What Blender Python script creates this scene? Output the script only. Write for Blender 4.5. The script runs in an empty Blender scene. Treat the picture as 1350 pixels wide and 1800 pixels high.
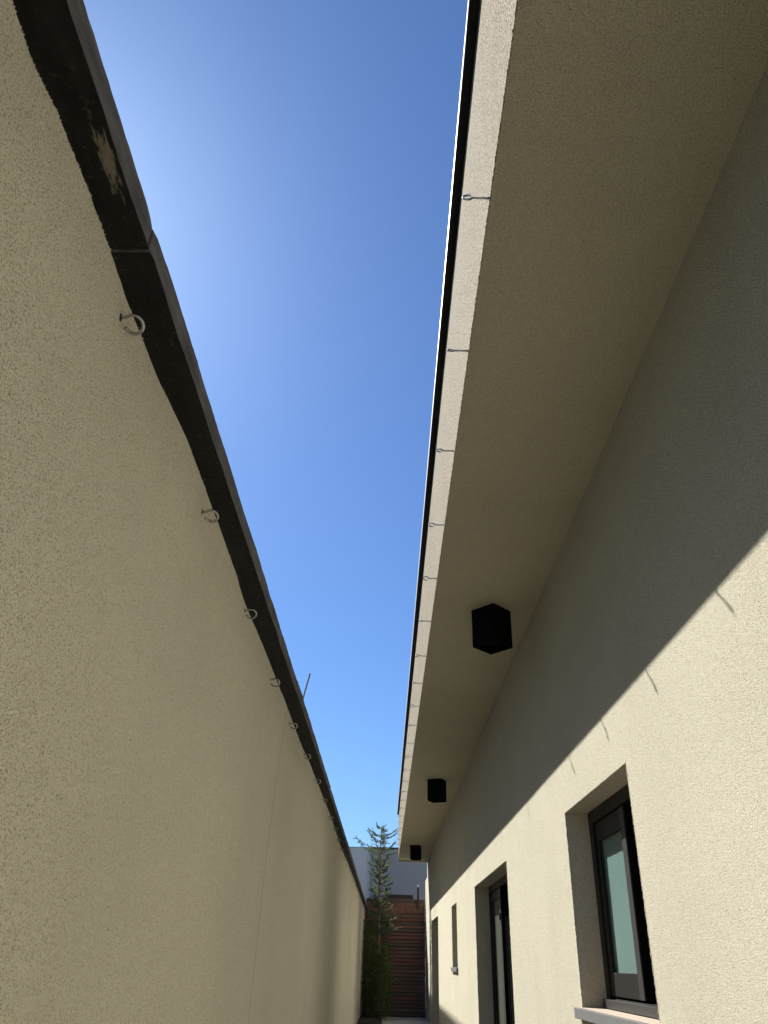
import bpy, math, random
from mathutils import Vector, Matrix, noise
random.seed(7)
scene = bpy.context.scene
col = scene.collection
H = 1.25                     # eye height of the camera above the path

# ---------------------------------------------------------------- camera
f = 1348.0
def nrm(v): return v.normalized()
ay = nrm(Vector((0, 792, f)))
az = Vector((62, -2295, f)); az = nrm(az - az.dot(ay) * ay)
ax = ay.cross(az)
right = Vector((ax[0], ay[0], az[0])); down = Vector((ax[1], ay[1], az[1])); fwd = Vector((ax[2], ay[2], az[2]))
cd = bpy.data.cameras.new("camera"); cam = bpy.data.objects.new("camera", cd); col.objects.link(cam)
cd.sensor_fit = 'HORIZONTAL'; cd.sensor_width = 36; cd.lens = 36 * f / 1350
cd.clip_start = 0.02; cd.clip_end = 3000
M = Matrix((( right[0], -down[0], -fwd[0], 0), (right[1], -down[1], -fwd[1], 0), (right[2], -down[2], -fwd[2], H), (0, 0, 0, 1)))
cam.matrix_world = M
scene.camera = cam

# ---------------------------------------------------------------- light
SUN = Vector((-1.0, 1.30, 1.613)).normalized()
elev = math.asin(SUN.z); azim = math.atan2(SUN.x, SUN.y)       # from +Y towards +X
w = bpy.data.worlds.new("World"); scene.world = w; w.use_nodes = True
nt = w.node_tree; bg = nt.nodes["Background"]
sky = nt.nodes.new("ShaderNodeTexSky"); sky.sky_type = 'NISHITA'; sky.sun_disc = False
sky.sun_elevation = elev; sky.sun_rotation = azim
sky.air_density = 1.0; sky.dust_density = 0.5; sky.ozone_density = 2.6; sky.altitude = 0
tint = nt.nodes.new("ShaderNodeMix"); tint.data_type = 'RGBA'; tint.blend_type = 'MULTIPLY'; tint.inputs[0].default_value = 1.0
tint.inputs[7].default_value = (0.51, 0.72, 1.0, 1)          # the deep clear blue of the photograph
nt.links.new(sky.outputs[0], tint.inputs[6]); nt.links.new(tint.outputs[2], bg.inputs[0]); bg.inputs[1].default_value = 0.0668
sd = bpy.data.lights.new("sun", 'SUN'); sd.energy = 5.0; sd.angle = math.radians(0.53); sd.color = (1.0, 0.96, 0.89)
so = bpy.data.objects.new("sun", sd); col.objects.link(so)
so.rotation_euler = SUN.to_track_quat('Z', 'Y').to_euler(); so.location = (-20, 20, 30)
scene.view_settings.view_transform = 'Standard'; scene.view_settings.look = 'None'
scene.view_settings.gamma = 1; scene.view_settings.use_curve_mapping = False
scene.view_settings.exposure = 1.06
try:
    scene.cycles.max_bounces = 10; scene.cycles.diffuse_bounces = 6
except Exception: pass

# ---------------------------------------------------------------- materials
def newmat(name):
    m = bpy.data.materials.new(name); m.use_nodes = True
    return m, m.node_tree, m.node_tree.nodes["Principled BSDF"]
def N(t, kind, **kw):
    n = t.nodes.new(kind)
    for k, v in kw.items():
        if k in n.inputs: n.inputs[k].default_value = v
        else: setattr(n, k, v)
    return n
def ramp(t, src, stops):
    r = t.nodes.new("ShaderNodeValToRGB"); t.links.new(src, r.inputs[0])
    e = r.color_ramp.elements
    while len(e) < len(stops): e.new(0.5)
    for i, (p, c) in enumerate(stops):
        e[i].position = p; e[i].color = c if len(c) == 4 else (*c, 1)
    return r.outputs[0]
def mixc(t, fac, a, b, mode='MIX'):
    m = t.nodes.new("ShaderNodeMix"); m.data_type = 'RGBA'; m.blend_type = mode
    for sock, v in ((m.inputs[0], fac), (m.inputs[6], a), (m.inputs[7], b)):
        if hasattr(v, 'links'): t.links.new(v, sock)
        elif isinstance(v, (int, float)): sock.default_value = v
        else: sock.default_value = (*v, 1)
    return m.outputs[2]
def mapped(t, scale=(1, 1, 1)):
    tc = t.nodes.new("ShaderNodeTexCoord"); mp = t.nodes.new("ShaderNodeMapping"); mp.inputs['Scale'].default_value = scale
    t.links.new(tc.outputs['Object'], mp.inputs[0]); return mp.outputs[0]

def plaster(name, c, grain=1.0, strength=0.8, streak=0.0, pit_shade=.8, depth=.006):
    """coarse scraped render: grains of a few millimetres with pits between"""
    m, t, p = newmat(name)
    co = mapped(t)
    v = N(t, "ShaderNodeTexVoronoi", Scale=230 / grain, Randomness=1.0); t.links.new(co, v.inputs['Vector'])
    n1 = N(t, "ShaderNodeTexNoise", Scale=150 / grain, Detail=3.0, Roughness=0.62); t.links.new(co, n1.inputs['Vector'])
    n2 = N(t, "ShaderNodeTexNoise", Scale=1.3, Detail=4.0, Roughness=0.55); t.links.new(co, n2.inputs['Vector'])
    n3 = N(t, "ShaderNodeTexNoise", Scale=38, Detail=3.0, Roughness=0.6); t.links.new(co, n3.inputs['Vector'])
    light = tuple(min(1, x * 1.04) for x in c); dark = tuple(x * 0.92 for x in c)
    base = mixc(t, ramp(t, n2.outputs[0], [(0.3, (0, 0, 0)), (0.7, (1, 1, 1))]), dark, light)
    base = mixc(t, ramp(t, n3.outputs[0], [(0.35, (0, 0, 0)), (0.7, (.38, .38, .38))]), base, tuple(x * 0.8 for x in c))
    # sand grains: pale rounded lumps, hollows darkened in colour to imitate their shade
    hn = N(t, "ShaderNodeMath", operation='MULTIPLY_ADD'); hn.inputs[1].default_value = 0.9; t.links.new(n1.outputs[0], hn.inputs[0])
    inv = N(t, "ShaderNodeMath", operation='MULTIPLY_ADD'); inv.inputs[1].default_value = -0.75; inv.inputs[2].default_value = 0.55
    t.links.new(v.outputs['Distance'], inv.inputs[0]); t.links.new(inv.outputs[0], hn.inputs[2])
    base = mixc(t, ramp(t, hn.outputs[0], [(0.36, (pit_shade, pit_shade, pit_shade)), (0.56, (0, 0, 0))]), base, (c[0] * .60, c[1] * .56, c[2] * .50))
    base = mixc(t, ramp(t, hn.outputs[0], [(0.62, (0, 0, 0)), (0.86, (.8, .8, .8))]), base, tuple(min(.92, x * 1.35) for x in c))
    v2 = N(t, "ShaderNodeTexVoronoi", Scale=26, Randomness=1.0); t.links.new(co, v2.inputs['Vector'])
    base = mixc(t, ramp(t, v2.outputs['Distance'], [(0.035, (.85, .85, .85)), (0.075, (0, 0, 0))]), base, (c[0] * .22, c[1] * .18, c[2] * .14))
    if streak:
        ns = N(t, "ShaderNodeTexNoise", Scale=1.0, Detail=5.0, Roughness=0.6)
        t.links.new(mapped(t, (1, 6, 0.6)), ns.inputs['Vector'])
        base = mixc(t, ramp(t, ns.outputs[0], [(0.48, (0, 0, 0)), (0.78, (streak, streak, streak))]), base, (c[0] * .66, c[1] * .60, c[2] * .52))
    t.links.new(base, p.inputs['Base Color'])
    p.inputs['Roughness'].default_value = 0.95; p.inputs['Specular IOR Level'].default_value = 0.15
    b1 = N(t, "ShaderNodeBump", Strength=strength, Distance=depth * grain); t.links.new(hn.outputs[0], b1.inputs['Height'])
    b2 = N(t, "ShaderNodeBump", Strength=0.25, Distance=0.012); t.links.new(n3.outputs[0], b2.inputs['Height'])
    t.links.new(b2.outputs[0], b1.inputs['Normal']); t.links.new(b1.outputs[0], p.inputs['Normal'])
    return m

def paint(name, c, rough=0.45, metal=0.0, var=0.25, bump=0.0, scale=30, spec=0.5):
    m, t, p = newmat(name)
    n = N(t, "ShaderNodeTexNoise", Scale=scale, Detail=4.0, Roughness=0.6); t.links.new(mapped(t), n.inputs['Vector'])
    t.links.new(mixc(t, n.outputs[0], tuple(x * (1 - var) for x in c), tuple(min(1, x * (1 + var)) for x in c)), p.inputs['Base Color'])
    p.inputs['Metallic'].default_value = metal; p.inputs['Specular IOR Level'].default_value = spec
    r = N(t, "ShaderNodeMapRange"); r.inputs['To Min'].default_value = rough * .8; r.inputs['To Max'].default_value = min(1, rough * 1.25)
    t.links.new(n.outputs[0], r.inputs[0]); t.links.new(r.outputs[0], p.inputs['Roughness'])
    if bump:
        b = N(t, "ShaderNodeBump", Strength=bump, Distance=0.003); t.links.new(n.outputs[0], b.inputs['Height']); t.links.new(b.outputs[0], p.inputs['Normal'])
    return m

WALLC = (0.735, 0.69, 0.545)
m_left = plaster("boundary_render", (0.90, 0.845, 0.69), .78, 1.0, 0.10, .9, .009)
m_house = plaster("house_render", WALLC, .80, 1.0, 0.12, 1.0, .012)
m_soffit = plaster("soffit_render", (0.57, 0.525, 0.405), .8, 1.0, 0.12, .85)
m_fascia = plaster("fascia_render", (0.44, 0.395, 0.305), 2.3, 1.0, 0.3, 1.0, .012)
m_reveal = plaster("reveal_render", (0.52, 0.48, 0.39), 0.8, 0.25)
m_frame = paint("anthracite_frame", (0.011, 0.0108, 0.011), 0.5, 0, .12, spec=.25)
m_stile = paint("sash_profile", (0.034, 0.033, 0.034), 0.45, 0, .08, spec=.35)
m_black = paint("black_coating", (0.005, 0.005, 0.005), 0.8, 0, .3, spec=0.06)
m_screen = paint("insect_screen", (0.008, 0.008, 0.009), 0.9, 0, .3, spec=0.0)
m_flash = paint("cap_flashing", (0.012, 0.012, 0.014), 0.6, 0, .2, spec=0.2)
m_drip = paint("drip_edge", (0.82, 0.82, 0.80), 0.4, 0, .05)
m_steel = paint("zinc_steel", (0.40, 0.41, 0.43), 0.14, 1.0, .2, scale=90)
m_gap = paint("dark_hole_joint", (0.03, 0.026, 0.02), 0.95, 0, .5, .6, 200)  # plain dark brown for drill holes, the wall seam and slab joints
m_pole = paint("pole_metal", (0.22, 0.21, 0.19), 0.6, 0.2, .3)
m_stone = paint("grey_stone", (0.13, 0.135, 0.135), 0.7, 0, .35, .4, 70)
m_grey_lit = paint("grey_render_lit", (0.84, 0.80, 0.75), 0.95, 0, .06, .2, 6, .1)  # left face: its brighter light put into a paler copy of the grey
m_grey_shade = paint("grey_render_shaded", (0.42, 0.40, 0.39), 0.95, 0, .08, .2, 6, .1)  # right face: same render, its dimmer light put into a darker copy
m_cap = paint("parapet_cap", (0.035, 0.037, 0.05), 0.6)
m_path = paint("path_concrete", (0.55, 0.53, 0.50), 0.9, 0, .15, .3, 14)
m_soil = paint("soil", (0.035, 0.026, 0.018), 1.0, 0, .4, .8, 25)
m_grass = paint("earth_and_grass", (0.10, 0.10, 0.06), 1.0, 0, .3, .5, 1.5)
m_bark = paint("bark", (0.17, 0.14, 0.105), 0.9, 0, .4, .6, 60)
m_nb = paint("neighbour_render", (0.76, 0.70, 0.58), 0.95, 0, .08, .2, 5, .1)
m_roof = paint("roof_membrane", (0.3, 0.3, 0.3), 0.9, 0, .2, .2, 3)

m_crumb = paint('dry_mortar', (.75, .70, .60), .95, 0, .3)
def frosted():
    m, t, p = newmat("frosted_glass")
    n = N(t, "ShaderNodeTexNoise", Scale=240, Detail=2.0); t.links.new(mapped(t), n.inputs['Vector'])
    n2 = N(t, "ShaderNodeTexNoise", Scale=3, Detail=3.0); t.links.new(mapped(t), n2.inputs['Vector'])
    c = mixc(t, n2.outputs[0], (0.10, 0.18, 0.172), (0.15, 0.235, 0.222))
    t.links.new(mixc(t, ramp(t, n.outputs[0], [(.68, (0, 0, 0)), (.75, (.5, .5, .5))]), c, (.45, .55, .53)), p.inputs['Base Color'])
    p.inputs['Roughness'].default_value = 0.38
    b = N(t, "ShaderNodeBump", Strength=0.25, Distance=0.001); t.links.new(n.outputs[0], b.inputs['Height']); t.links.new(b.outputs[0], p.inputs['Normal'])
    return m
m_frost = frosted()
def darkglass():
    m, t, p = newmat("tinted_glass")
    n = N(t, "ShaderNodeTexNoise", Scale=2, Detail=3.0); t.links.new(mapped(t), n.inputs['Vector'])
    t.links.new(mixc(t, n.outputs[0], (0.10, 0.11, 0.095), (0.14, 0.15, 0.13)), p.inputs['Base Color'])
    p.inputs['Roughness'].default_value = 0.12
    return m
m_glass = darkglass()

def coping_mat(name, c, streaky, patch):
    m, t, p = newmat(name)
    st = mapped(t, (9, 1.6, 9))
    n = N(t, "ShaderNodeTexNoise", Scale=3.0, Detail=7.0, Roughness=0.65); t.links.new(st, n.inputs['Vector'])
    n2 = N(t, "ShaderNodeTexNoise", Scale=60, Detail=4.0, Roughness=0.7); t.links.new(mapped(t), n2.inputs['Vector'])
    base = mixc(t, ramp(t, n.outputs[0], [(.35, (0, 0, 0)), (.68, (1, 1, 1))]), tuple(x * .45 for x in c), tuple(x * 1.35 for x in c))
    base = mixc(t, ramp(t, n2.outputs[0], [(.62, (0, 0, 0)), (.80, (streaky,) * 3)]), base, (.17, .155, .125))
    if patch:
        # scraped and peeled area where the pale concrete shows
        tc = t.nodes.new("ShaderNodeTexCoord"); mp = t.nodes.new("ShaderNodeMapping")
        mp.inputs['Location'].default_value = (-.058 / .017, 9.135 / .10, 0); mp.inputs['Scale'].default_value = (1 / .017, 1 / .10, 0)
        t.links.new(tc.outputs['Object'], mp.inputs[0])
        ln = t.nodes.new("ShaderNodeVectorMath"); ln.operation = 'LENGTH'; t.links.new(mp.outputs[0], ln.inputs[0])
        sc = N(t, "ShaderNodeTexNoise", Scale=17.0, Detail=8.0, Roughness=0.75); t.links.new(mapped(t, (9, 1.5, 9)), sc.inputs['Vector'])
        ad = N(t, "ShaderNodeMath", operation='MULTIPLY_ADD'); ad.inputs[1].default_value = -0.30; ad.inputs[2].default_value = 0.32
        t.links.new(ln.outputs['Value'], ad.inputs[0])
        a2 = N(t, "ShaderNodeMath", operation='ADD'); t.links.new(ad.outputs[0], a2.inputs[0]); t.links.new(sc.outputs[0], a2.inputs[1])
        base = mixc(t, ramp(t, a2.outputs[0], [(.60, (0, 0, 0)), (.70, (.8, .8, .8))]), base, (.20, .18, .15))
        sc2 = N(t, "ShaderNodeTexNoise", Scale=30.0, Detail=6.0, Roughness=0.8); t.links.new(mapped(t, (3, .8, 3)), sc2.inputs['Vector'])
        base = mixc(t, ramp(t, sc2.outputs[0], [(.60, (0, 0, 0)), (.72, (.6, .6, .6))]), base, (.10, .092, .08))
    t.links.new(base, p.inputs['Base Color']); p.inputs['Roughness'].default_value = 0.72
    p.inputs['Specular IOR Level'].default_value = 0.2
    b = N(t, "ShaderNodeBump", Strength=0.6, Distance=0.004); t.links.new(n2.outputs[0], b.inputs['Height'])
    b2 = N(t, "ShaderNodeBump", Strength=0.5, Distance=0.008); t.links.new(n.outputs[0], b2.inputs['Height'])
    t.links.new(b.outputs[0], b2.inputs['Normal']); t.links.new(b2.outputs[0], p.inputs['Normal'])
    return m
m_cop_under = coping_mat("bitumen_black_underside", (.010, .0095, .0095), .5, True)
m_cop_side = coping_mat("weathered_dark_concrete", (.125, .125, .138), .55, False)

def wood(name, c):
    m, t, p = newmat(name)
    n = N(t, "ShaderNodeTexNoise", Scale=4.0, Detail=6.0, Roughness=0.6); t.links.new(mapped(t, (1, 8, 14)), n.inputs['Vector'])
    t.links.new(mixc(t, n.outputs[0], tuple(x * .55 for x in c), tuple(x * 1.5 for x in c)), p.inputs['Base Color'])
    p.inputs['Roughness'].default_value = 0.55
    b = N(t, "ShaderNodeBump", Strength=0.4, Distance=0.002); t.links.new(n.outputs[0], b.inputs['Height']); t.links.new(b.outputs[0], p.inputs['Normal'])
    return m
m_woods = [wood("stained_wood", c) for c in ((.15, .072, .048), (.10, .060, .044), (.17, .068, .046), (.085, .054, .042), (.13, .078, .056))]
m_wtop = wood("red_stained_board", (.20, .075, .045))
m_wdark = wood("dark_timber", (.04, .022, .016))

def leafmat(name, c, c2):
    m, t, p = newmat(name)
    n = N(t, "ShaderNodeTexNoise", Scale=9.0, Detail=2.0); t.links.new(mapped(t), n.inputs['Vector'])
    t.links.new(mixc(t, ramp(t, n.outputs[0], [(.35, (0, 0, 0)), (.65, (1, 1, 1))]), c, c2), p.inputs['Base Color'])
    p.inputs['Roughness'].default_value = 0.5
    try: p.inputs['Transmission Weight'].default_value = 0.0
    except Exception: pass
    tr = t.nodes.new("ShaderNodeBsdfTranslucent"); tr.inputs[0].default_value = (c2[0] * 1.2, c2[1] * 1.3, c2[2], 1)
    ms = t.nodes.new("ShaderNodeMixShader"); ms.inputs[0].default_value = 0.3
    out = t.nodes["Material Output"]
    t.links.new(p.outputs[0], ms.inputs[1]); t.links.new(tr.outputs[0], ms.inputs[2]); t.links.new(ms.outputs[0], out.inputs[0])
    return m
m_pine = leafmat("pine_needles", (.10, .135, .07), (.19, .21, .125))
m_shrub = leafmat("shrub_leaves", (.075, .11, .035), (.13, .17, .06))
m_olive = leafmat("yellow_green_leaves", (.09, .10, .03), (.16, .16, .06))

# ---------------------------------------------------------------- mesh helpers
def setprops(o, label=None, cat=None, group=None, kind=None):
    if label: o['label'] = label
    if cat: o['category'] = cat
    if group: o['group'] = group
    if kind: o['kind'] = kind
    return o
class MB:
    """collects vertices in world metres, z measured from the camera's eye level"""
    def __init__(s): s.v = []; s.f = []; s.mi = []
    def vert(s, x, y, z): s.v.append((x, y, z + H)); return len(s.v) - 1
    def face(s, idx, mi=0): s.f.append(tuple(idx)); s.mi.append(mi)
    def quad(s, a, b, c, d, mi=0): s.face([s.vert(*p) for p in (a, b, c, d)], mi)
    def box(s, x0, x1, y0, y1, z0, z1, mi=0, skip=()):
        i = [s.vert(x, y, z) for z in (z0, z1) for y in (y0, y1) for x in (x0, x1)]
        F = {'z0': (0, 2, 3, 1), 'z1': (4, 5, 7, 6), 'y0': (0, 1, 5, 4), 'y1': (2, 6, 7, 3), 'x0': (0, 4, 6, 2), 'x1': (1, 3, 7, 5)}
        for k, q in F.items():
            if k not in skip: s.face([i[j] for j in q], mi)
    def tube(s, pts, rad, n=8, cap=True, mi=0):
        pts = [Vector(p) for p in pts]; rings = []
        if not hasattr(rad, '__len__'): rad = [rad] * len(pts)
        up = None
        for i, p in enumerate(pts):
            d = (pts[min(i + 1, len(pts) - 1)] - pts[max(i - 1, 0)]).normalized()
            if up is None:
                up = Vector((0, 0, 1)) if abs(d.z) < .9 else Vector((0, 1, 0))
            a = (up - up.dot(d) * d).normalized(); b = d.cross(a); up = a
            rings.append([s.vert(*(p + rad[i] * (math.cos(2 * math.pi * k / n) * a + math.sin(2 * math.pi * k / n) * b))) for k in range(n)])
        for r0, r1 in zip(rings, rings[1:]):
            for k in range(n): s.face((r0[k], r0[(k + 1) % n], r1[(k + 1) % n], r1[k]), mi)
        if cap: s.face(rings[0][::-1], mi); s.face(rings[-1], mi)
    def build(s, name, mats, parent=None, smooth=False, bevel=0.0):
        if not isinstance(mats, (list, tuple)): mats = [mats]
        me = bpy.data.meshes.new(name)
        off = Vector(parent['_w']) if parent is not None else Vector((0, 0, 0))
        me.from_pydata([(a - off.x, b - off.y, c - off.z) for a, b, c in s.v], [], s.f)
        for m in mats: me.materials.append(m)
        for p, mi in zip(me.polygons, s.mi): p.material_index = mi; p.use_smooth = smooth
        me.update()
        o = bpy.data.objects.new(name, me); col.objects.link(o)
        o['_w'] = tuple(off)
        if parent is not None: o.parent = parent
        if bevel:
            b = o.modifiers.new("bevel", 'BEVEL'); b.width = bevel; b.segments = 2; b.limit_method = 'ANGLE'
        return o
def empty(name, x, y, z):
    o = bpy.data.objects.new(name, None); col.objects.link(o); o.location = (x, y, z + H); o['_w'] = (x, y, z + H)
    o.empty_display_size = .1
    return o
def child_world(o): return o

# ---------------------------------------------------------------- ground
g = MB(); g.quad((-600, -600, -H - .004), (600, -600, -H - .004), (600, 600, -H - .004), (-600, 600, -H - .004))
setprops(g.build('ground', m_grass), kind='structure')
g = MB(); g.quad((-.58, -6, -H), (1.15, -6, -H), (1.15, 24.6, -H), (-.58, 24.6, -H))
setprops(g.build('path', m_path), kind='structure')
g = MB(); g.box(-.57, -.03, 20.5, 24.3, -H + .004, -H + .07)
setprops(g.build('planting_bed', m_soil), kind='structure')

# ---------------------------------------------------------------- left boundary wall
XL = -0.58
lw = empty('boundary_wall', XL, 10, -H)
setprops(lw, 'shaded sand-coloured rendered garden wall capped with dark concrete slabs', 'wall')
prof = [(-4, 1.222), (.596, 1.219), (.684, 1.21), (.78, 1.228), (.91, 1.231), (1.08, 1.229), (1.21, 1.218), (1.40, 1.222), (1.75, 1.256), (2.15, 1.253), (2.51, 1.245),
        (2.82, 1.223), (3.37, 1.236), (4.18, 1.241), (5.2, 1.238), (5.9, 1.262), (6.7, 1.272), (8.28, 1.29), (9.4, 1.268), (10.7, 1.268), (13, 1.29), (17, 1.30), (24.6, 1.31)]
def interp(tab, y):
    for (a, va), (b, vb) in zip(tab, tab[1:]):
        if y <= b:
            u = max(0, (y - a) / (b - a)); u = u * u * (3 - 2 * u); return va + (vb - va) * u
    return tab[-1][1]
ZU = 1.222
def cop_z(y): return ZU + .0035 * y if y < 10 else ZU + .035 + .0015 * (y - 10)
def wall_top_x(y):
    za = interp(prof, y)
    return XL * cop_z(y) / za * 1.0 + .0008 * noise.noise(Vector((0, y * 22, 3.3))) + .0007 * noise.noise(Vector((0, y * 70, 1.3)))
def jointy(z): return 4.04 + (z - .44) * .33 if z > .44 else 4.04 + (z - .44) * .11
ys = []
y = -4.0
while y < 24.6:
    ys.append(y); y += .012 if .45 < y < 3 else (.03 if y < 8 and y > .4 else .15)
ys.append(24.6)
zs = [-H, -1.0, -.7, -.4, -.1, .2, .44, .6, .75, .88, .98, 1.05, 1.10, 1.14, 1.17, 1.19, 1.205, 1.0]
b = MB()
cols = []
jl = []
for y in ys:
    if abs(y - 4.12) < .35: continue
    jl.append((y, 0, 0))
for dy, dx in ((-.30, 0), (-.15, 0), (-.008, 0), (-.0022, 0), (-.0013, -.003), (.0013, -.003), (.0022, 0), (.008, 0), (.15, 0), (.30, 0)):
    jl.append((4.12, dy, dx))
jl = sorted(jl, key=lambda q: q[0] + q[1])
for (y, dy, dx) in jl:
    c = []
    for k in range(18):
        isj = (y == 4.12 and (dy != 0))
        z = zs[k] if k < 17 else 0
        yy0 = y + dy
        if k == 17: z = cop_z(yy0) + .012
        yy = (jointy(z) + .004 * noise.noise(Vector((z * 6, 0, 0))) * (1 if abs(dy) < .1 else 0)) * (1 if abs(dy) < .1 else 0) + (0 if abs(dy) < .1 else 4.12) + dy if isj else y
        if isj and .1 < abs(dy): yy = 4.12 + dy + (jointy(z) - 4.12) * (.5 if abs(dy) < .2 else .2)
        s_ = max(0, min(1, (z - .75) / .45)); s_ = s_ * s_
        x = XL + (wall_top_x(yy) - XL) * s_ + .004 * noise.noise(Vector((0, yy * .7, z * .9))) + dx
        c.append(b.vert(x, yy, z))
    cols.append(c)
for c0, c1 in zip(cols, cols[1:]):
    dk = abs(b.v[c0[6]][1] - 4.04) < .004 and abs(b.v[c1[6]][1] - 4.04) < .004
    for k in range(17): b.face((c0[k], c0[k + 1], c1[k + 1], c1[k]), 1 if dk else 0)
# back and ends
b.box(-.80, -.62, -4, 24.6, -H, 1.21, skip=())
b.build('rendered_face', [m_left, m_gap], lw, smooth=True)
# coping slabs, three metres each
def coping(y0, y1, dz, dx, chip):
    m = MB(); n = max(4, int((y1 - y0) / (.02 if y0 < 7 else .1))); rings = []
    sec = [(-.500, 0.000, 0), (-.503, .003, 0), (-.501, .066, 0), (-.506, .072, 0), (-.86, .084, 0), (-.88, .07, 0), (-.88, .0, 0), (-.60, .0, 0)]
    for i in range(n + 1):
        y = y0 + (y1 - y0) * i / n; r = []
        e = min(i, n - i) / n * (y1 - y0)
        for j, (sx, sz, _) in enumerate(sec):
            a = .0028 * noise.noise(Vector((j * 3.1, y * 5, 0))) + .0012 * noise.noise(Vector((j * 3.1, y * 40, 5)))
            c = .0024 * noise.noise(Vector((j * 5.7, y * 6, 9))) + .0012 * noise.noise(Vector((j * 2.1, y * 33, 2)))
            endr = .003 * max(0, 1 - e / .012) if j in (0, 1, 2, 3) else 0
            if chip and e < .05 and j in (2, 3): endr += .003 * (1 - e / .05) * abs(noise.noise(Vector((y * 60, 1, 1))) + .4)
            r.append(m.vert(sx + dx + a - endr, y, cop_z(y) + dz + sz + c + (endr * .4 if j < 2 else -endr * .6)))
        rings.append(r)
    for r0, r1 in zip(rings, rings[1:]):
        for j in range(8):
            k = (j + 1) % 8
            mi = 0 if j in (6, 7) else 1
            m.face((r0[j], r1[j], r1[k], r0[k]), mi)
    m.face(rings[0][::-1], 1); m.face(rings[-1], 1)
    return m.build('coping_slab', [m_cop_under, m_cop_side], lw)
edges = [-4.9, -1.95, 1.062, 4.035, 7.04, 10.05, 13.06, 16.07, 19.08, 22.09, 24.6]
dzs = [0, -.003, -.006, .001, .002, -.002, .003, 0, .002, -.001]
dxs = [0, 0, .003, .004, .001, .004, 0, .003, .001, .002]
for i, (a, c) in enumerate(zip(edges, edges[1:])):
    coping(max(a, -4) + .003, c - .003, dzs[i], dxs[i], i in (1, 2))
# mortar in the joints
for e in edges[2:-1]:
    m = MB(); m.box(-.87, -.522, e - .007, e + .008, cop_z(e) + .014, cop_z(e) + .062)
    m.build('mortar_joint', m_gap, lw)
# crumbs of render clinging under the slabs
m = MB()
for i in range(800):
    y = .5 + (random.random() ** 1.8) * 9
    x = wall_top_x(y) + .001; z = cop_z(y) - random.random() * .006
    s_ = random.uniform(.0004, .0010)
    m.box(x - s_, x + s_, y - s_, y + s_, z - s_, z + s_)
cr = m.build('render_crumb', m_crumb, lw); cr['kind'] = 'stuff'

# ---------------------------------------------------------------- house on the right
XR = 1.15; XF = .338; ZS = 2.47; ZP_ = 3.65; YE = 23.25
house = empty('house', XR, 10, -H)
setprops(house, 'sunlit cream rendered house with deep eaves, dark windows and a tall parapet', 'house')
openings = [(3.815, 5.262, -.20, .862), (8.0, 11.0, -H, .872), (13.86, 14.9, -.045, .865), (18.75, 21.4, -H, .905)]
b = MB()
yb = sorted({-6.0, 23.45} | {o[0] for o in openings} | {o[1] for o in openings})
for y0, y1 in zip(yb, yb[1:]):
    op = [o for o in openings if abs(o[0] - y0) < 1e-6]
    if not op: b.quad((XR, y0, -H), (XR, y0, ZS), (XR, y1, ZS), (XR, y1, -H))
    else:
        o = op[0]
        b.quad((XR, y0, o[3]), (XR, y0, ZS), (XR, y1, ZS), (XR, y1, o[3]))
        if o[2] > -H + .01: b.quad((XR, y0, -H), (XR, y0, o[2]), (XR, y1, o[2]), (XR, y1, -H))
b.quad((XR, 23.45, -H), (XR, 23.45, ZS), (9, 23.45, ZS), (9, 23.45, -H))
b.quad((9, -6, -H), (9, -6, ZS), (9, 23.45, ZS), (9, 23.45, -H))
b.quad((XR, -6, -H), (9, -6, -H), (9, -6, ZS), (XR, -6, ZS))
b.build('wall', m_house, house)
b = MB()
D = .42
for y0, y1, z0, z1 in openings:
    b = MB()
    b.quad((XR, y1, z0), (XR, y1, z1), (XR + D, y1, z1), (XR + D, y1, z0))
    b.quad((XR, y0, z0), (XR + D, y0, z0), (XR + D, y0, z1), (XR, y0, z1))
    b.quad((XR, y0, z1), (XR + D, y0, z1), (XR + D, y1, z1), (XR, y1, z1))
    b.quad((XR, y0, z0), (XR, y1, z0), (XR + D, y1, z0), (XR + D, y0, z0))
    b.quad((XR + D, y0, z0), (XR + D, y1, z0), (XR + D, y1, z1), (XR + D, y0, z1))
    b.build('window_reveal', m_reveal, house)

# irregular rendered arrises round the openings
def arris(m, p0, p1, r=.0035, step=.006):
    p0, p1 = Vector(p0), Vector(p1); n = max(2, int((p1 - p0).length / step)); pts = []
    rr = []
    for i in range(n + 1):
        p = p0.lerp(p1, i / n); k = i * .9
        q = Vector((noise.noise(p * 90), noise.noise(p * 90 + Vector((9, 0, 0))), noise.noise(p * 90 + Vector((0, 9, 0))))) * r * .9
        pts.append(p + q); rr.append(r * (1 + .45 * noise.noise(p * 140)))
    m.tube(pts, rr, 5, False)
m = MB()
for y0, y1, z0, z1 in openings[:3]:
    st = .006 if y0 < 5 else .03
    for a, c in (((XR + .002, y1, z0), (XR + .002, y1, z1)), ((XR + .002, y0, z0), (XR + .002, y0, z1)), ((XR + .002, y0, z1), (XR + .002, y1, z1))):
        m = MB(); arris(m, a, c, .0035, st); m.build('rendered_arris', m_house, house, smooth=True)
m = MB()
arris(m, (XF + .002, .9, ZS + .002), (XF + .002, 6, ZS + .002), .003, .004)
m.build('rendered_arris', m_fascia, house, smooth=True); m = MB()
arris(m, (XF + .002, 6, ZS + .002), (XF + .002, YE, ZS + .002), .003, .05)
m.build('rendered_arris', m_fascia, house, smooth=True)
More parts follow.
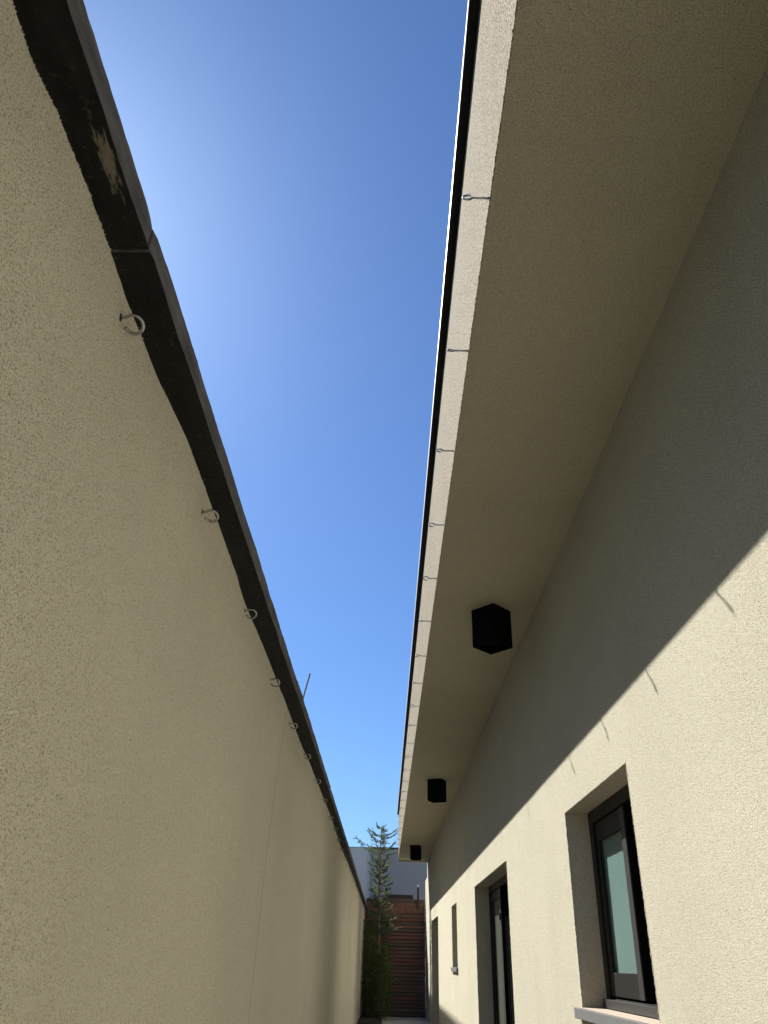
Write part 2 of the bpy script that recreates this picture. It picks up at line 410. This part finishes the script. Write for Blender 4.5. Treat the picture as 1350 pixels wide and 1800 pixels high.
# eaves slab and parapet
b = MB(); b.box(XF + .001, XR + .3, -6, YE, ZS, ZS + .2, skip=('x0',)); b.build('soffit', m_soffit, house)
b = MB(); b.box(XF, XF + .2, -6, YE, ZS + .0015, ZP_); b.build('parapet', m_fascia, house)
b = MB(); b.box(XF + .15, 9, -6, 23.45, 2.66, 2.8); b.build('roof', m_roof, house)
b = MB(); b.box(.291, XF + .24, -6, YE + .02, ZP_, ZP_ + .055); b.build('cap_flashing', m_flash, house)
b = MB(); b.box(.288, .2905, -6, YE + .02, ZP_ + .002, ZP_ + .055); b.build('drip_edge', m_drip, house)
b = MB(); b.box(XF + .01, XR, YE + .002, YE + .05, ZS - .05, ZS + .05); b.build('eaves_end_trim', m_house, house)
# garden wall stub past the house corner
b = MB(); b.box(1.151, 1.4, 23.46, 24.6, -H, 2.07)
o = b.build('corner_wall', m_house)
setprops(o, 'narrow sunlit cream wall strip between the house corner and the timber fence', 'wall')

# ---- windows and doors
def shear_box(m, x0, x1, y0, y1, z0, z1, tilt, ztop, mi=0):
    i0 = len(m.v); m.box(x0, x1, y0, y1, z0, z1, mi)
    for i in range(i0, len(m.v)):
        x, y, z = m.v[i]; m.v[i] = (x - tilt * (ztop + H - z), y, z)
def glazed(name, y0, y1, z0, z1, xf, ym, tilt, pane_mat, rail, stile, fw=.055, label=None, low=None, lock=False):
    low = rail if low is None else low
    fr = MB()
    z0f = z0 + .004
    fr.box(xf, xf + .09, y0 - .002, y1 + .002, z1 - .075, z1 + .004)
    fr.box(xf, xf + .09, y0 - .002, y1 + .002, z0f, z0f + .05)
    fr.box(xf + .001, xf + .089, y1 - fw, y1 + .002, z0f + .05, z1 - .075)
    fr.box(xf + .001, xf + .089, y0 - .002, y0 + fw, z0f + .05, z1 - .075)
    # inner track lip
    fr.box(xf + .035, xf + .05, y1 - fw - .022, y1 - fw, z0f + .05, z1 - .075)
    fr.box(xf + .075, xf + .088, y1 - fw - .03, y1 - fw, z0f + .05, z1 - .075)
    F = fr.build(name, m_frame, house, bevel=.002)
    if label: F['label'] = label
    a, c = ym, y1 - fw - .03; zt, zb = z1 - .08, z0f + .062; xs = xf + .012
    s = MB(); d = .045
    shear_box(s, xs, xs + d, a, c, zt - rail, zt, tilt, zt)
    shear_box(s, xs, xs + d, a, c, zb, zb + low, tilt, zt)
    shear_box(s, xs + .001, xs + d - .001, c - stile * .6, c, zb + low, zt - rail, tilt, zt)
    s.build('sash', m_frame, F, bevel=.002)
    s = MB(); shear_box(s, xs - .004, xs + .004, a - .002, a + stile, zb, zt, tilt, zt); s.build('meeting_stile', m_stile, F, bevel=.001)
    s = MB(); shear_box(s, xs + .004, xs + d, a - .006, a + stile, zb, zt, tilt, zt); s.build('stile_seal', m_black, F)
    s = MB(); shear_box(s, xs + .022, xs + .028, a + stile, c - stile * .6, zb + low, zt - rail, tilt, zt); s.build('pane', pane_mat, F)
    s = MB()
    s.box(xf + .060, xf + .070, y0 + fw, a + .03, z0f + .05, z1 - .075); s.build('insect_screen', m_screen, F)
    for q0, q1 in ((y0 + fw, y0 + fw + .05), (a - .07, a - .01)):
        s = MB(); s.box(xf + .048, xf + .0595, q0, q1, z0f + .05, z1 - .075); s.build('screen_frame', m_black, F)
    if lock:
        s = MB(); s.box(xs - .016, xs - .0045, a + .02, a + stile - .012, .46, .53); s.build('lock_case', m_black, F, bevel=.002)
    return F
W = glazed('window', 3.815, 5.262, -.20, .862, 1.295, 4.50, .008, m_frost, .105, .08, fw=.085, label='near window with frosted pale turquoise glass and dark sashes', low=.115)
# screws, sill and rails of the near window
s = MB()
for z in (.62, .02): s = MB(); s.tube([(1.342, 4.36, z), (1.352, 4.36, z)], .005, 8); s.build('screw', m_steel, W)

s = MB(); s.box(1.255, 1.294, 3.815, 5.20, -.192, -.150); s.build('sill_rail', m_stile, W, bevel=.002)
m_sill = paint("beige_sill_stone", (0.36, 0.30, 0.235), 0.75, 0, .18, .2, 40)
s = MB(); s.box(XR - .035, 1.50, 3.76, 5.33, -.252, -.1985, 0); s.build('window_sill', m_stone, W, bevel=.003)
s = MB(); s.quad((XR - .030, 3.77, -.1965), (1.50, 3.77, -.1965), (1.50, 5.25, -.1965), (XR - .030, 5.25, -.1965)); s.build('sill_top', m_sill, W)
s = MB(); s.box(XR - .004, XR + .01, 3.815, 5.262, -.32, -.2525); s.build('sill_bed', m_reveal, W)
glazed('door', 8.0, 11.0, -H, .872, 1.33, 9.98, 0, m_glass, .10, .12, label='dark framed glass door beyond the near window', lock=True)
glazed('door', 18.75, 21.4, -H, .905, 1.36, 20.0, 0, m_glass, .11, .12, label='far dark door close to the timber fence')
# narrow slit window
fr = MB()
y0, y1, z0, z1 = openings[2]
fr.box(1.40, 1.46, y0, y1, z1 - .05, z1); fr.box(1.40, 1.46, y0, y1, z0, z0 + .05); fr.box(1.401, 1.459, y0, y0 + .05, z0 + .05, z1 - .05); fr.box(1.401, 1.459, y1 - .05, y1, z0 + .05, z1 - .05)
Wn = fr.build('window', m_frame, house); Wn['label'] = 'small recessed window between the two doors'
s = MB(); s.box(1.42, 1.43, y0 + .05, y1 - .05, z0 + .05, z1 - .05); s.build('pane', m_glass, Wn)
s = MB(); s.box(XR - .03, 1.40, y0 - .05, y1 + .05, z0 - .055, z0 + .003); s.build('window_sill', m_stone, Wn, bevel=.003)

# ---------------------------------------------------------------- soffit lanterns
def lantern(x, y, rot, side, hgt, label):
    root = empty('soffit_light', x, y, ZS - hgt)
    setprops(root, label, 'lamp', 'black box lights under the eaves')
    root['_w'] = (0, 0, 0)
    def ob(mb, name, mat, bev=.0015):
        mb.v = [(a, c, e - H) for a, c, e in mb.v]
        o = mb.build(name, mat, root, bevel=bev); return o
    h = side / 2; t = .006
    m = MB(); m.box(-h, h, -h, -h + t, 0, hgt - .001); m.box(-h, h, h - t, h, 0, hgt - .001)
    m.box(-h, -h + t, -h + t, h - t, 0, hgt - .001); m.box(h - t, h, -h + t, h - t, 0, hgt - .001); ob(m, 'housing', m_black)
    m = MB(); m.box(-h + t, h - t, -h + t, h - t, .045, .055); ob(m, 'lamp_plate', m_black)
    m = MB(); m.tube([(0, 0, .041), (0, 0, .0449)], h * .45, 24); ob(m, 'lens', m_black, 0)
    m = MB(); m.box(-h + t, h - t, -h + t, h - t, hgt - .012, hgt - .002); ob(m, 'mounting_plate', m_black)
    root.rotation_euler = (0, 0, rot)
    return root
lantern(.806, 5.745, math.radians(44), .222, .315, 'nearest and largest black box light under the eaves')
lantern(.765, 12.42, math.radians(-27), .222, .315, 'middle black box light under the eaves, above the far door')
lantern(.715, 20.2, math.radians(-12), .235, .315, 'farthest black box light at the end of the eaves')

# ---------------------------------------------------------------- screw hooks
ordn = ['nearest', 'second', 'third', 'fourth', 'fifth', 'sixth', 'seventh', 'eighth', 'ninth', 'tenth', 'eleventh', 'twelfth', 'thirteenth', 'fourteenth', 'fifteenth', 'sixteenth',
        'seventeenth', 'eighteenth', 'nineteenth', 'twentieth', 'twenty-first', 'twenty-second', 'twenty-third', 'twenty-fourth', 'twenty-fifth', 'twenty-sixth', 'twenty-seventh', 'twenty-eighth', 'twenty-ninth', 'thirtieth']
def hook_mesh(shank, R=.0165, r=.0032, n=10, seg=26, gap=55, thread=False, drop=0.0, start=168):
    """open ring in the local XZ plane at the end of a shank along +X"""
    m = MB()
    pts = [(-.01, 0, -H)]
    pts.append((shank * .55, 0, -H)); pts.append((shank - .004, 0, -H))
    pts.append((shank + .002, 0, .0012 - H)) if not drop else None
    cx = shank + R * (1.02 if not drop else .72)
    # ring: starts at the shank, runs round and stops short of it
    a0, a1 = math.radians(start), math.radians(-180 + gap)
    for i in range(seg + 1):
        a = a0 + (a1 - a0) * i / seg
        pts.append((cx + R * math.cos(a), .0006 * i / seg, R * math.sin(a) - drop * R - H))
    rad = [r] * len(pts)
    rad[0] = r * .9; rad[-1] = r * .75
    m.tube(pts, rad, n)
    if thread:
        for i in range(int(shank / .0035)):
            x = .002 + i * .0035
            if x > shank * .55: break
            m.tube([(x, 0, -H), (x + .0016, 0, -H)], r * 1.18, 8)
    me_o = m.build('hook_wire', m_steel, None, smooth=True)
    me = me_o.data; bpy.data.objects.remove(me_o)
    return me
def plug_mesh():
    m = MB(); pts = []
    n = 14; c0 = m.vert(0.0035, 0, -H)
    ring = [m.vert(.0005, .0065 * (1 + .35 * noise.noise(Vector((k, 2, 0)))) * math.cos(k * 2 * math.pi / n), .011 * (1 + .4 * noise.noise(Vector((k * 1.7, 0, 5)))) * math.sin(k * 2 * math.pi / n) - H) for k in range(n)]
    for k in range(n): m.face((c0, ring[k], ring[(k + 1) % n]))
    o = m.build('drill_hole', m_gap, None); me = o.data; bpy.data.objects.remove(o); return me
me_long = hook_mesh(.062, .0172, .0041, thread=True); me_short = hook_mesh(.012, .0200, .0038, gap=14, drop=.72, start=128)
me_long_far = hook_mesh(.062, .0172, .0044, 6, 14); me_short_far = hook_mesh(.012, .0190, .0040, 6, 14, gap=12, drop=.72, start=128)
me_plug = plug_mesh()
def place_hook(x, y, z, flip, phi, me, label, group, plug=True, yaw=0.0):
    o = bpy.data.objects.new('screw_hook', None); col.objects.link(o)
    setprops(o, label, 'hook', group)
    o.location = (x, y, z + H)
    ry = math.pi if flip else 0
    o.rotation_euler = (Matrix.Rotation(ry + yaw, 4, 'Z') @ Matrix.Rotation(phi, 4, 'X')).to_euler()
    a = bpy.data.objects.new('hook_wire', me); col.objects.link(a); a.parent = o
    if plug:
        p = bpy.data.objects.new('drill_hole', me_plug); col.objects.link(p); p.parent = o
        p.rotation_euler = (-phi, 0, 0)
    return o
R_ = math.radians
# along the fascia
phR = [62, 58, 30, 20, 10, 55, 35, 60, 5, 40, 70, -5, 15, 20, 65, 50]
for k in range(26):
    y = 1.905 + .835 * k + (0 if k < 3 else random.uniform(-.03, .03))
    ph = phR[k] if k < len(phR) else random.uniform(-30, 80)
    place_hook(XF, y, ZS + .035 + random.uniform(-.006, .006), True, R_(ph), me_long if k < 8 else me_long_far,
               'steel screw hook in the sunlit parapet above the eaves, %s from the camera' % ordn[k], 'screw hooks along the parapet', yaw=random.uniform(-.04, .04))
# along the left wall
phL = [58, 62, 50, 40, 52, 45, 35, 50]
yL = [1.187, 1.975, 2.838, 3.607, 4.467, 5.386, 6.227]
for k in range(26):
    y = yL[k] if k < 7 else 6.227 + .83 * (k - 6) + random.uniform(-.05, .05)
    if y > 23: break
    z = [1.160, 1.148, 1.198, 1.166, 1.184, 1.218, 1.22][k] if k < 7 else 1.205 + random.uniform(-.015, .015)
    s_ = max(0, min(1, (z - .75) / .45)) ** 2
    x = XL + (wall_top_x(y) - XL) * s_
    ph = phL[k] if k < len(phL) else random.uniform(20, 75)
    place_hook(x, y, z, False, R_(ph), me_short if k < 6 else me_short_far,
               'steel screw hook just below the black coping of the left wall, %s from the camera' % ordn[k], 'screw hooks under the coping')

# ---------------------------------------------------------------- timber fence at the end
fence = empty('timber_fence', .3, 24.7, -H)
setprops(fence, 'reddish brown horizontal slat fence closing the far end of the passage', 'fence')
YG = 24.65
nsl = 27; z = -H + .02; pitch = (1.20 + H - .02) / nsl
slat_me = []
for v in range(5):
    m = MB(); m.box(-.9, .9, -.011, .011, -.041 - H, .041 - H); o = m.build('slat', m_woods[v], None, bevel=.004); me = o.data
    slat_me.append(me); bpy.data.objects.remove(o)
for i in range(nsl):
    o = bpy.data.objects.new('slat', slat_me[random.randrange(5)]); col.objects.link(o); o.parent = fence
    zz = z + pitch * (i + .5)
    o.location = (-.06 + random.uniform(-.012, .012), -.05 + random.uniform(-.012, .012), zz + H)
    o.rotation_euler = (R_(random.uniform(-17, -9)), R_(random.uniform(-.12, .12)), 0)
    o.scale = (1, 1, random.uniform(.95, 1.03))
for (x0, x1, z0, z1, dy, mt) in ((-.55, 1.13, 1.205, 1.47, 0, m_wtop), (-.55, 1.13, 1.475, 1.585, .02, m_woods[1]), (.02, .80, 1.59, 1.70, .03, m_wdark), (.60, 1.13, 1.23, 1.40, -.026, m_woods[0])):
    m = MB(); m.box(x0, x1, YG - .012 + dy, YG + .013 + dy, z0, z1); m.build('board', mt, fence, bevel=.003)
m = MB(); m.box(-.9, 1.13, YG + .125, YG + .14, -H, 1.40); m.build('gap_shade_sheet', m_wdark, fence)  # added dark sheet that puts shade behind the slat gaps
for x in (-.52, .42, 1.08):
    m = MB(); m.box(x - .045, x + .045, YG + .03, YG + .12, -H, 1.42); m.build('fence_post', m_wdark, fence, bevel=.004)
for x, zt in ((.03, 1.88), (.94, 1.90)):
    m = MB(); m.box(x - .03, x + .03, YG - .09, YG - .02, 1.35, zt); P = m.build('post_stub', m_wdark, fence, bevel=.004)
    m = MB(); m.tube([(x, YG - .055, zt), (x, YG - .055, zt + .05)], [.022, .016], 10); m.tube([(x, YG - .055, zt + .05), (x, YG - .055, zt + .065)], [.026, .02], 10)
    m.build('insulator', m_drip, P)

# ---------------------------------------------------------------- grey building behind the fence
nb = empty('grey_building', 0, 30, -H)
setprops(nb, 'plain grey rendered building rising behind the timber fence', 'building')
b = MB(); b.box(-6, -.47, 30, 36, -H, 3.56); b.build('wall', m_grey_lit, nb)
b = MB(); b.box(-.47, 6, 29.8, 36, -H, 3.50); w2 = b.build('wall', m_grey_shade, nb); w2['label'] = 'grey wall section with black cap, its shade put into the colour'
b = MB(); b.box(-.50, 6, 29.76, 36, 3.501, 3.565); b.build('parapet_cap', m_cap, nb, bevel=.01)
b = MB(); b.box(-6.02, -.51, 29.97, 36.1, 3.561, 3.575); b.build('parapet_cap', m_grey_shade, nb)

# ---------------------------------------------------------------- neighbour's house behind the left wall
an = empty('neighbouring_house', -6, 20, -H)
setprops(an, 'flat roofed neighbouring house unseen behind the left boundary wall, near wing added to block sky', 'house')
NX, NY = -3.0, 10.0  # house inferred from its shadow; set back and raised to block sky too
def nz(y): return -.86 + .0085 * (y - 2.3 * 1.3 - 12) + 1.613 * (1.15 - NX)
b = MB()
i = [b.vert(*p) for p in ((NX - .04, NY, -H), (NX - .04, 31, -H), (-9, 31, -H), (-9, NY, -H), (NX - .04, NY, nz(NY)), (NX - .04, 31, nz(31)), (-9, 31, nz(31)), (-9, NY, nz(NY)))]
for q in ((0, 1, 5, 4), (1, 2, 6, 5), (2, 3, 7, 6), (3, 0, 4, 7)): b.face([i[k] for k in q])
b.build('wall', m_nb, an)
b = MB()
i = [b.vert(*p) for p in ((NX, NY - .05, nz(NY) + .002), (NX, 31.05, nz(31) + .002), (-9.05, 31.05, nz(31) + .002), (-9.05, NY - .05, nz(NY) + .002), (NX, NY - .05, nz(NY) + .06), (NX, 31.05, nz(31) + .06), (-9.05, 31.05, nz(31) + .06), (-9.05, NY - .05, nz(NY) + .06))]
for q in ((0, 1, 5, 4), (1, 2, 6, 5), (2, 3, 7, 6), (3, 0, 4, 7), (4, 5, 6, 7), (3, 2, 1, 0)): b.face([i[k] for k in q])
b.build('roof', m_roof, an)
# unseen lower wing added to block sky light from the shaded wall
WZ = nz(NY) - .62
b = MB(); b.box(-9, NX - .04, -1.5, NY - .01, -H, WZ, skip=('z0',)); b.build('wall', m_nb, an)
b = MB(); b.box(-9.05, NX, -1.55, NY - .06, WZ + .002, WZ + .05); b.build('roof', m_roof, an)
def ray(px, py):
    c = Vector((px - 675, py - 900, f)); return Vector((ax.dot(c), ay.dot(c), az.dot(c)))
def onX(px, py, X):
    d = ray(px, py); return d * (X / d.x)
p1 = onX(545, 1184, -2.7); p0 = ray(533, 1226); p0 = p0 * (p1.y / p0.y); base = p1 + (p0 - p1) * ((nz(24) + .03 - p1.z) / (p0.z - p1.z))
m = MB(); m.tube([base, p1], .03, 8)
setprops(m.build('antenna_pole', m_pole), 'thin leaning metal pole sticking up beyond the left wall', 'pole')

# ---------------------------------------------------------------- planting
def needles(m, p, d, ln, n, sp, up=.15):
    """short flat needles round a twig from p along d"""
    d = d.normalized()
    for i in range(n):
        q = p + d * ln * (i + random.random()) / n
        a = Vector((random.gauss(0, 1), random.gauss(0, 1), random.gauss(0, 1) + up)).normalized()
        nd = (a * .8 + d * .9).normalized() * sp * random.uniform(.7, 1.2)
        s_ = nd.cross(Vector((random.random(), random.random(), random.random()))).normalized() * sp * .2
        i0 = m.vert(*(q - s_)); i1 = m.vert(*(q + s_)); i2 = m.vert(*(q + nd)); m.face((i0, i1, i2))
tx, ty = -.16, 23.6
pine = empty('norfolk_pine', tx, ty, -H)
setprops(pine, 'slender young pine with tiers of open branches rising before the grey building', 'tree')
m = MB(); tr = []
TOP = 3.32
for i in range(24):
    u = i / 23; zz = -H + (TOP + H) * u
    tr.append(((tx + .02 * math.sin(u * 7), ty + .02 * math.cos(u * 5), zz), .045 * (1 - u) ** .8 + .006))
m.tube([a for a, _ in tr], [r for _, r in tr], 8); m.build('trunk', m_bark, pine, smooth=True)
fol = MB(); br = MB()
zz = TOP; ti = 0
while zz > -.9:
    u = (TOP - zz)
    L = .22 + .40 * min(1, u / .3) if u < .75 else (.30 if u < 2.0 else .46)
    if ti == 0: L = .12
    nb_ = 5 if ti else 3
    a0 = random.random() * 6
    for k in range(nb_):
        a = a0 + k * 2 * math.pi / nb_ + random.uniform(-.25, .25)
        l = L * random.uniform(.5, 1.2)
        rise = random.uniform(-.05, .5) if u < 1 else random.uniform(-.15, .35)
        p0_ = Vector((tx, ty, zz + random.uniform(-.05, .05))); pts = []
        for j in range(7):
            s_ = j / 6
            pts.append(p0_ + Vector((math.cos(a) * l * s_, math.sin(a) * l * s_, rise * l * s_ + .10 * s_ * s_ * l - .06 * math.sin(s_ * 3))))
        br.tube(pts, [.006 * (1 - j / 8) + .0015 for j in range(7)], 5)
        for j in range(1, 7):
            d = pts[j] - pts[j - 1]
            needles(fol, pts[j - 1], d, d.length, (24 if j > 2 else 6), .04)
            if j >= 2:
                for sgn in (-1, 1):
                    if random.random() < .22: continue
                    sd_ = Vector((-math.sin(a), math.cos(a), .55)) * sgn * 1.0 + d.normalized() * .9
                    sd_.z = abs(sd_.z) * .8
                    tl = .11 * random.uniform(.6, 1.3)
                    br.tube([pts[j], pts[j] + sd_.normalized() * tl], [.003, .0015], 3)
                    needles(fol, pts[j], sd_, tl, 20, .04)
    zz -= random.uniform(.12, .21) if u < 2 else random.uniform(.10, .15); ti += 1
br.build('branch', m_bark, pine); fo = fol.build('crown', m_pine, pine); fo['kind'] = 'stuff'

def shrub(x, y, z0, z1, rx, ry, n, mat, label, leaf=.03):
    root = empty('shrub', x, y, z0); setprops(root, label, 'shrub')
    st = MB(); fl = MB()
    for k in range(9):
        a = random.random() * 6.28; top = Vector((x + math.cos(a) * rx * .7 * random.random(), y + math.sin(a) * ry * .7 * random.random(), z1 - random.random() * (z1 - z0) * .35))
        b0 = Vector((x + random.uniform(-.05, .05), y + random.uniform(-.05, .05), z0)); mid = b0.lerp(top, .5) + Vector((random.uniform(-.05, .05), random.uniform(-.05, .05), 0))
        st.tube([b0, mid, top], [.012, .008, .003], 5)
    st.build('stem', m_bark, root)
    cl = []
    for c in range(60):
        u = random.random(); wv = (1 - .55 * u)
        a = random.random() * 6.28; rr = math.sqrt(random.random())
        cl.append((Vector((x + math.cos(a) * rx * rr * wv, y + math.sin(a) * ry * rr * wv, z0 + .05 + (z1 - z0) * u)), random.uniform(.05, .13)))
    for i in range(n):
        c, r = random.choice(cl)
        p = c + Vector((random.gauss(0, r * .6), random.gauss(0, r * .6), random.gauss(0, r * .7)))
        d = Vector((random.gauss(0, 1), random.gauss(0, 1), random.gauss(.4, 1))).normalized(); s_ = d.cross(Vector((random.random(), .3, random.random()))).normalized()
        l = leaf * random.uniform(.6, 1.3)
        i0 = fl.vert(*p); i1 = fl.vert(*(p + d * l * .5 + s_ * l * .17)); i2 = fl.vert(*(p + d * l)); i3 = fl.vert(*(p + d * l * .5 - s_ * l * .17))
        fl.face((i0, i1, i2, i3))
    o = fl.build('foliage', mat, root); o['kind'] = 'stuff'
shrub(-.36, 23.3, -H + .07, 0.80, .20, .5, 7500, m_shrub, 'tall dark green shrub hugging the end of the left wall', .04)
shrub(-.06, 22.9, -H + .07, .15, .26, .35, 7500, m_shrub, 'lower dark green shrub in front of the slats beside the path', .04)
shrub(.02, 24.0, -H + .07, .95, .18, .2, 900, m_olive, 'sparse yellow-green shrub against the upper slats of the fence', .07)

for o in list(bpy.data.objects):
    if '_w' in o: del o['_w']
